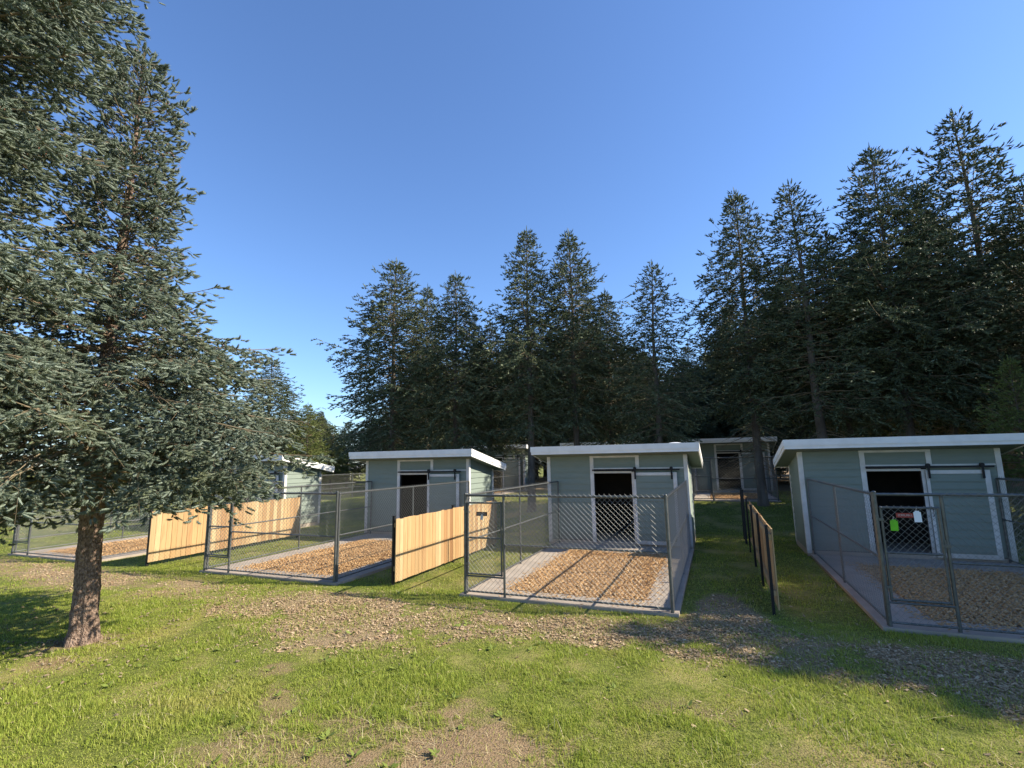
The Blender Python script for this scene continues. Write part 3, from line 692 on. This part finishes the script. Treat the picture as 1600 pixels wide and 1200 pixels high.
# ------------------------------------------------------------------ spruces
def children_of(P, D, L, droop, spacing, ang, lenf, rg, umin=.12, flat=.25):
    n = np.maximum((L*(1-umin)/spacing).astype(int), 1)
    idx = np.repeat(np.arange(len(P)), n); k = np.concatenate([np.arange(q) for q in n]) if len(n) else np.array([])
    u = umin+(k+rg.uniform(.1, .9, len(k)))/n[idx]*(1-umin); side = np.where(k % 2 == 0, 1., -1.)
    d = D[idx]/np.linalg.norm(D[idx], axis=1)[:, None]; l = L[idx]
    pos = P[idx]+d*(u*l)[:, None]; pos[:, 2] -= droop*u*u*l
    hz = np.stack([-d[:, 1], d[:, 0], np.zeros(len(d))], -1); hz /= np.linalg.norm(hz, axis=1)[:, None]+1e-6
    a = rg.normal(ang, .18, len(k)); tw = rg.normal(0, flat, len(k))
    upv = np.cross(hz, d)
    lat = hz*(side*np.cos(tw))[:, None]+upv*np.sin(tw)[:, None]
    nd = d*np.cos(a)[:, None]+lat*np.sin(a)[:, None]; nd[:, 2] -= droop*u*.8
    nd /= np.linalg.norm(nd, axis=1)[:, None]
    return pos, nd, lenf(l, u, rg), u
def spruce(seed, Ht, zc, prof, cfg, tr, lean=(0, 0), dead=(1.2, 3.2)):
    """returns meshes: trunk, branches, crown(foliage), (cones)"""
    rg = np.random.default_rng(seed)
    ax = lambda z: np.stack([lean[0]*(np.asarray(z)/Ht)+.03*np.sin(np.asarray(z)*.9+seed), lean[1]*(np.asarray(z)/Ht)+.03*np.cos(np.asarray(z)*.7), np.asarray(z)*1.], -1)
    # primaries
    PB, PA, PL_, S0 = [], [], [], []
    z = zc
    while z < Ht-.12:
        fr = (z-zc)/(Ht-zc); nb = int(rg.integers(cfg['nb'][0], cfg['nb'][1]+1)); a0 = rg.uniform(0, 6.283)
        for k in range(nb):
            L = prof(z)*rg.uniform(cfg.get('lmin', .62), 1.1)*(cfg.get('long', 1.12) if rg.random() < .15 else 1)
            if L < .06: continue
            PB.append(z+rg.uniform(-.12, .12)*cfg['dz']*2); PA.append(a0+k*6.283/nb+rg.normal(0, .25)); PL_.append(L)
            S0.append(-.10+.85*fr**1.3+rg.normal(0, .10))
        z += cfg['dz']*(.75+.5*rg.random())*(1-.35*fr)
    PB, PA, PL_, S0 = map(np.array, (PB, PA, PL_, S0))
    fr = np.clip((PB-zc)/(Ht-zc), 0, 1); base = ax(PB); hd = np.stack([np.cos(PA), np.sin(PA)], -1)
    def pos_at(i, t):
        L = PL_[i]; q = S0[i]*t-.42*(1-fr[i])*t*t+.26*t**3
        return np.stack([base[i, 0]+hd[i, 0]*L*t, base[i, 1]+hd[i, 1]*L*t, base[i, 2]+L*q], -1)
    wood = MB(); tt = np.linspace(0, 1, 6)
    for i in range(len(PB)):
        pts = pos_at(np.full(6, i), tt); wood.tube(pts, np.interp(tt, [0, 1], [cfg['wr']*(PL_[i]/2)**.7+.003, .003]), 5, cap=False)
    # secondaries
    n2 = np.maximum((PL_*(1-cfg['t0'])/cfg['s2']).astype(int), 2); idx = np.repeat(np.arange(len(PB)), n2); k = np.concatenate([np.arange(q) for q in n2])
    t = cfg['t0']*(.5+.5*rg.random(len(k)))+(k+rg.random(len(k)))/n2[idx]*(1-cfg['t0']); t = np.clip(t, .1, 1)
    p = pos_at(idx, t); pe = pos_at(idx, t+.03); d = pe-p; d /= np.linalg.norm(d, axis=1)[:, None]
    side = np.where(k % 2 == 0, 1., -1.); hz = np.stack([-d[:, 1], d[:, 0], 0*d[:, 0]], -1); hz /= np.linalg.norm(hz, axis=1)[:, None]
    a = rg.normal(.95, .2, len(k))*(1-.55*np.clip(t-.75, 0, 1)*4); d2 = d*np.cos(a)[:, None]+hz*(side*np.sin(a))[:, None]; d2[:, 2] += rg.normal(-.12, .16, len(k))
    l2 = PL_[idx]*.55*(1-t)*rg.uniform(.6, 1.15, len(k))+cfg['l2']*rg.uniform(.6, 1.2, len(k))
    dr = cfg['droop']
    for i in range(len(p)):
        if rg.random() < cfg['twigs']:
            uu = np.array([0, .5, 1.]); pts = p[i]+d2[i]*(uu*l2[i])[:, None]; pts[:, 2] -= dr*uu*uu*l2[i]; wood.tube(pts, [.006*cfg['tw'], .004*cfg['tw'], .002*cfg['tw']], 3, cap=False)
    SP, SD, SL = [], [], []
    live = t > cfg['live']*rg.uniform(.5, 1.2, len(t))
    P2, D2, L2 = p[live], d2[live], l2[live]
    if cfg['tert']:
        big = L2 > .30
        P3, D3, L3, u3 = children_of(P2[big], D2[big], L2[big], dr, cfg['tert'], .8, lambda l, u, r: (l*.42*(1-u)+.06)*r.uniform(.6, 1.2, len(l)), rg)
        P2a, D2a, L2a = np.vstack([P2, P3]), np.vstack([D2, D3]), np.concatenate([L2, L3])
    else: P2a, D2a, L2a = P2, D2, L2
    A, B, C, u = children_of(P2a, D2a, L2a, dr, cfg['sp'], .62, lambda l, u, r: cfg['sl']*r.uniform(.6, 1.25, len(l)), rg, .15, .5)
    SP.append(A); SD.append(B); SL.append(C)
    # tips
    tip = P2a+D2a*L2a[:, None]; tip[:, 2] -= dr*L2a; SP.append(tip-D2a*.03); SD.append(D2a+rg.normal(0, .15, D2a.shape)); SL.append(cfg['sl']*rg.uniform(.8, 1.4, len(tip)))
    # leader of every primary and trunk top
    ipt = np.arange(len(PB)); e = pos_at(ipt, np.ones(len(PB))); q = pos_at(ipt, np.full(len(PB), .93)); SP.append(q); SD.append(e-q); SL.append(cfg['sl']*1.5+0*PL_)
    nt_ = int(cfg.get('top', 26)); zz = Ht-rg.random(nt_)**1.4*.9; an = rg.uniform(0, 6.283, nt_); SP.append(ax(zz)); SD.append(np.stack([np.cos(an), np.sin(an), rg.uniform(.5, 1.8, nt_)], -1)); SL.append(cfg['sl']*(.45+.8*(Ht-zz)))
    SP.append(ax(np.array([Ht-.1, Ht-.3]))); SD.append(np.array([[0, 0, 1.], [0.05, 0, 1.]])); SL.append(np.array([cfg['sl']*2.2, cfg['sl']*1.5]))
    SP, SD, SL = np.vstack(SP), np.vstack(SD), np.concatenate(SL)
    keep = rg.random(len(SP)) < cfg.get('keep', 1); SP, SD, SL = SP[keep], SD[keep], SL[keep]
    T, TF = cfg['T']; Bs = basis(SD, rg.normal(0, .6, len(SP))); wd = cfg['sw']*rg.uniform(.75, 1.25, len(SP))
    Vc, Fc = inst(T, TF, SP, Bs, np.stack([wd, wd, SL], -1))
    print('shoots', seed, len(SP), len(Fc))
    crown = mesh_from('crown', Vc, [Fc], cfg['mat'])
    # dead branches under the crown
    for q in range(cfg['ndead']):
        zz = rg.uniform(*dead); L = prof(zc+.3)*rg.uniform(.25, .75); an = rg.uniform(0, 6.283); b0 = ax(zz); t4 = np.linspace(0, 1, 5)
        pts = np.stack([b0[0]+np.cos(an)*L*t4, b0[1]+np.sin(an)*L*t4, zz+L*(-.05*t4-.28*t4**2)+.02*np.sin(t4*9)], -1)
        wood.tube(pts, np.interp(t4, [0, 1], [.013*cfg['tw']**.5, .004]), 4, cap=False)
        for w_ in range(cfg['dtw']):
            u = rg.uniform(.25, 1); pp = pts[0]+(pts[-1]-pts[0])*u; pp[2] = np.interp(u, t4, pts[:, 2]); a2 = an+rg.choice([-1, 1])*rg.uniform(.5, 1.2); l = rg.uniform(.15, .45)*L*.6
            v = np.array([math.cos(a2), math.sin(a2), rg.uniform(-.7, .1)]); wood.tube([pp, pp+v*l*.5, pp+v*l+np.array([0, 0, -.08*l])], [.004*cfg['tw'], .003*cfg['tw'], .0015*cfg['tw']], 3, cap=False)
    # trunk
    nr, na = cfg['trn']; zs = np.concatenate([[-.15], np.linspace(0, Ht-.05, nr)]); th = np.arange(na)/na*2*math.pi
    rad = tr*(1-zs/Ht)**1.05+.008; rad += tr*.26*np.exp(-np.maximum(zs, 0)/.12)
    ZZ, TH = np.meshgrid(zs, th, indexing='ij')
    bk = (vnoise(TH*2.5+seed, ZZ*2.2, 1.6)-.5)*.16+(vnoise(np.cos(TH)*4+seed, ZZ*7+np.sin(TH)*4, 1.3)-.5)*.16*cfg['bark']+(vnoise(TH*9, ZZ*16, 1.)-.5)*.10*cfg['bark']
    lobes = .10*np.cos(TH*5+seed)*np.exp(-np.maximum(ZZ, 0)/.3)
    RR = rad[:, None]*(1+bk+lobes); c = ax(zs)
    Vt = np.stack([c[:, 0:1]+RR*np.cos(TH), c[:, 1:2]+RR*np.sin(TH), ZZ], -1).reshape(-1, 3)
    i = np.arange(nr)[:, None]*na; j = np.arange(na)[None]; jn = (j+1) % na
    Ft = np.stack([i+j, i+jn, i+na+jn, i+na+j], -1).reshape(-1, 4)
    trunk = mesh_from('trunk', Vt, [Ft], cfg['bmat'], smooth=True)
    br = wood.mesh('branches', M_TWIG)
    cones = None
    if cfg.get('cones'):
        hi = np.where((SP[:, 2] > Ht*.42))[0]; hi = rg.choice(hi, min(cfg['cones'], len(hi)), replace=False)
        P = (SP[hi]+SD[hi]/np.linalg.norm(SD[hi], axis=1)[:, None]*SL[hi][:, None]*.8)
        P = np.repeat(P, 3, 0)+rg.normal(0, .018, (len(P)*3, 3)); Dn = rg.normal(0, .6, P.shape)+np.array([0, 0, -.8])
        Tn = np.array([[0, 0, 0], [.5, 0, .35], [-.25, .43, .35], [-.25, -.43, .35], [0, 0, 1.]])
        Vn, Fn = inst(Tn, np.array([[0, 1, 2], [0, 2, 3], [0, 3, 1], [1, 4, 2], [2, 4, 3], [3, 4, 1]]), P, basis(Dn, rg.uniform(0, 6, len(P))), np.tile([.013, .013, .032], (len(P), 1)))
        cones = mesh_from('pollen_cones', Vn, [Fn], M_CONE)
    return trunk, br, crown, cones
def tpl_near():
    V, F = [], []
    # curved furry finger: rounded core + needles
    prof = [(0, .25), (.18, .46), (.55, .54), (.86, .40), (1., .08)]; m = 5
    for z, r in prof:
        for k in range(m): V.append((r*math.cos(k*6.283/m), r*math.sin(k*6.283/m)+.9*z*z, z))
    for i in range(len(prof)-1):
        for k in range(m):
            a, b = i*m+k, i*m+(k+1) % m; F += [[a, b, b+m], [a, b+m, a+m]]
    r_ = random.Random(2)
    for k in range(40):
        z = .04+.94*k/40; t = k*2.4; c, s = math.cos(t), math.sin(t); o = len(V); rr_ = r_.uniform(.85, 1.2); oy = .9*z*z
        V += [(c*.35-s*.13, s*.35+c*.13+oy, z), (c*.35+s*.13, s*.35-c*.13+oy, z), (c*rr_, s*rr_+oy, z+.18)]
        F.append([o, o+1, o+2])
    return np.array(V), np.array(F)
def tpl_far():
    V = [(0, 0, 0)]+[(math.cos(t), math.sin(t), .42) for t in (0, 2.094, 4.189)]+[(0, .1, 1.)]
    F = [[0, 2, 1], [0, 3, 2], [0, 1, 3], [1, 2, 4], [2, 3, 4], [3, 1, 4]]
    o = 5
    for k, (z, t) in enumerate(((.2, .6), (.38, 2.7), (.55, 4.6), (.72, 1.4))):
        c, s = math.cos(t), math.sin(t); V += [(c*.3-s*.45, s*.3+c*.45, z), (c*.3+s*.45, s*.3-c*.45, z), (c*2.0, s*2.0, z+.26)]; F.append([o, o+1, o+2]); o += 3
    return np.array(V), np.array(F)
NEAR = dict(nb=(6, 8), dz=.23, wr=.020, t0=.20, s2=.095, l2=.20, droop=.32, twigs=1., tw=.7, live=.30, tert=.11, sp=.05, sl=.108, sw=.0255, keep=.88, T=tpl_near(), mat=M_NEEDLE, ndead=26, dtw=9,
            trn=(260, 56), bark=1., bmat=M_BARK, cones=420, top=40)
FAR = dict(nb=(6, 8), dz=.30, wr=.018, t0=.15, s2=.19, l2=.30, droop=.30, twigs=.25, tw=1.6, live=.22, tert=0, sp=.060, sl=.185, sw=.030, T=tpl_far(), mat=M_NEEDF, ndead=46, dtw=7,
           trn=(50, 12), bark=.5, bmat=M_BARKF, top=10, keep=.9, lmin=.45, long=1.28)

def place(meshes, name, loc, rz, sc, **kw):
    e = empty(name, loc, rz, **kw); e.scale = sc if isinstance(sc, tuple) else (sc, sc, sc)
    for nm, me in zip(('trunk', 'branches', 'crown', 'pollen_cones'), meshes):
        if me: obj(nm, me, e)
    return e
# big spruce in the left foreground
profA = lambda z: float(np.interp(z, [2.3, 2.6, 3.2, 3.9, 4.5, 5.0, 6.2, 7.1, 8.0, 8.8, 9.2], [2.2, 3.1, 3.15, 2.5, 1.95, 1.12, .86, .72, .62, .28, .05]))
A_ = spruce(21, 9.15, 2.38, profA, dict(NEAR, keep=.78, sl=.098), .150, dead=(2.1, 4.6))
place(A_, 'spruce_tree', (-8.30, 4.5, 0), .3, 1., label='big blue-green spruce with thick flaking trunk in the left foreground', cat='tree')
profB = lambda z: float(np.interp(z, [3.2, 4.2, 5.5, 7, 8.5, 10, 12], [1.5, 2.4, 2.45, 2.5, 2.3, 1.5, .05]))
B_ = spruce(37, 12., 3.5, profB, dict(NEAR, ndead=14, sl=.095, sw=.022), .17, dead=(2.6, 4.2))
place(B_, 'spruce_tree', (-7.9, 1.55, 0), 1.1, 1., label='closest spruce, only its right-hand boughs reaching into the upper left corner', cat='tree')

# wood behind the sheds
def fprof(H_, z0, rb, sq=1.0):
    return lambda z: max(.03, min(rb, .02+sq*(H_-z)**1.05)*min(1., .75+.25*(z-z0)/(H_*.2))) if z >= z0 else rb*.6
VAR = [spruce(101, 13, 3.7, fprof(13, 3.7, 2.9, .43), FAR, .20), spruce(102, 13, 3.3, fprof(13, 3.3, 3.1, .50), FAR, .19),
       spruce(103, 13, 4.0, fprof(13, 4.0, 2.8, .45), dict(FAR, keep=.85), .18), spruce(104, 13, 3.9, fprof(13, 3.9, 2.7, .40), dict(FAR, keep=.78, dz=.36), .19, lean=(.35, 0)),
       spruce(105, 13, 1.6, fprof(13, 1.6, 3.1, .46), dict(FAR, sp=.085, sl=.25, sw=.040), .19)]
YEL = spruce(106, 9, .9, fprof(9, .9, 2.7, .5), dict(FAR, mat=M_NEEDY), .15)
def place_px(v, px, py, Y, label, group=None, wx=1., rz=None, name='spruce_tree', base=13.):
    """stand a tree where the ray through the photo point (its top) crosses depth Y"""
    dv = fw+rt*(px-800)/f_px-up*(py-600)/f_px; t = Y/dv[2-1]; X = dv[0]*t; Zt = H+dv[2]*t
    zg = float(gz(X, Y)); s = (Zt-zg)/base
    return place(VAR[v] if v >= 0 else YEL, name, (X, Y, zg-.02), rng.uniform(0, 6.28) if rz is None else rz, (s*wx, s*wx, s), label=label, cat='tree', group=group)
TL = [(1, 618, 408, 20.3, 'leftmost tall spruce of the wood, rising left of the middle gap in the sky', 1.12),
      (0, 668, 448, 22.2, 'short spruce top between the leftmost tall spruce and its right neighbour', .8),
      (1, 712, 428, 19.6, 'second tall spruce from the left, above the right end of the left shed', .95),
      (2, 765, 505, 21.0, 'low pale spruce top in the dip left of the twin tall spruces', 1.),
      (0, 822, 360, 19.7, 'left one of the twin tall spruces behind the middle shed', .92),
      (2, 889, 364, 20.6, 'right one of the twin tall spruces behind the middle shed', .95),
      (0, 945, 455, 21.6, 'spruce with lower shoulder just right of the twin tall spruces', .9),
      (3, 1010, 409, 19.6, 'slim spruce standing alone left of the sky gap in the middle', 1.05),
      (0, 1147, 300, 21.4, 'tall spruce right of the sky gap, its thick trunk beside the back shed', .9),
      (3, 1243, 291, 20.2, 'thin-topped spruce between two bushier tall ones right of the sky gap', 1.1),
      (2, 1290, 365, 21.6, 'brownish lower spruce top above the left end of the right shed', .95),
      (1, 1360, 232, 20.8, 'broad dark spruce above the middle of the right shed', .92),
      (0, 1432, 288, 21.3, 'dark spruce top between the broad one and the tallest one', .85),
      (3, 1494, 186, 22.6, 'tallest spruce of all with open branches near the right edge', 1.15),
      (2, 1595, 290, 20.5, 'spruce cut by the right edge of the picture', 1.1),
      (1, 425, 562, 30., 'small pointed spruce just right of the foreground boughs', 1.45)]
for (v, px, py, Y, lb, wx) in TL: place_px(v, px, py, Y, lb, wx=wx)
place_px(-1, 482, 632, 31, 'yellow-green sunlit fir low beside the leftmost tall spruce', base=9., name='fir_tree')
place_px(-1, 520, 664, 34, 'low green fir just left of the leftmost tall spruce', base=9., name='fir_tree', wx=1.1)
place_px(1, 503, 652, 42, 'small dark spruce filling the gap left of the leftmost tall spruce', wx=1.4)
place_px(4, 545, 660, 40, 'small dark spruce above the left end of the sunlit-sided shed', wx=1.4)
place_px(1, 455, 640, 38, 'low dark spruce right of the small pointed spruce', wx=1.3)
place_px(-1, 1575, 560, 17.6, 'small bright green fir at the right edge above the shed roof', base=9., name='fir_tree', wx=.8)
# deeper rows
k = 0; r2 = random.Random(8)
for Y in (31.5, 36, 41, 48, 56):
    x = -.92*Y+ (6 if Y < 35 else 0)
    while x < .62*Y+3:
        X = x+r2.uniform(-.7, .7); YY = Y+r2.uniform(-1.3, 1.3)
        bad = any(a-1.2 < X < b+1.2 and YY < 32.3 for a, b in ((-15, -10.3), (-8.3, -4), (-1.6, 2.8)))
        ang = X/YY
        if not bad and not (X < -22 and Y < 35) and not (-.93 < ang < -.70):
            hmax = np.interp(ang, [-.95, -.9, -.85, -.72, -.60, -.45, -.36, -.3, -.2, -.08, 0., .1, .2, .6], [.18, .18, .12, .2, .34, .36, .38, .42, .38, .22, .28, .44, .46, .48])
            Ht = min(14.5, hmax*YY*.88+1.5)*r2.uniform(.85, 1.)
            s = Ht/13.
            place(VAR[r2.choice([0, 1, 2, 4, 4])], 'spruce_tree', (X, YY, float(gz(X, YY))), r2.uniform(0, 6.28), (s*r2.uniform(.95, 1.2),)*2+(s,), label='one of the dark spruces crowded together deep in the wood behind the sheds', cat='tree', group='spruces deep in the wood')
        x += r2.uniform(2.6, 4.0)
# far left line of trees across the meadow
for i in range(16):
    X = -62+i*2.6+r2.uniform(-.8, .8); YY = 50+r2.uniform(-5, 8) - .12*i
    if -.90 < X/YY < -.80 and False: continue
    s = r2.uniform(7, 10.5)/13
    if X > -40: continue
    place(VAR[r2.choice([1, 4])], 'spruce_tree', (X, YY, 0), r2.uniform(0, 6.28), (s*1.3, s*1.3, s), label='one of the far spruces in the line across the meadow at the left', cat='tree', group='spruces across the meadow')
# trees to the right of the yard (their shade falls over the right pen)
RT = [(12.2, 10.2, 8.6), (14.5, 10.0, 9.2), (17.0, 10.0, 10.2), (12.2, 11.3, 9.9), (13.2, 10.6, 9.0), (13.4, 11.6, 9.3), (15.2, 12.4, 10.6), (13.8, 13.6, 9.9), (13.9, 15.5, 10.0), (13.6, 17.4, 10.2), (14.2, 19.3, 11.0), (17.2, 11.8, 11.6), (17.5, 14.2, 12.2), (17.6, 16.6, 12.6),
      (20.5, 12., 13.), (20.8, 15., 14.), (11.9, 13.4, 8.6), (11.7, 15.3, 8.9), (11.9, 17., 9.0), (12.2, 18.8, 9.2), (12.6, 12.4, 8.8)]
for i, (X, Y, h) in enumerate(RT):
    s = h/13; place(VAR[(4, 1, 4, 1, 0)[i % 5]], 'spruce_tree', (X, Y, 0), r2.uniform(0, 6.28), (s*1.12, s*1.12, s), label='one of the spruces right of the yard whose shade falls over the right pen', cat='tree', group='spruces right of the yard')
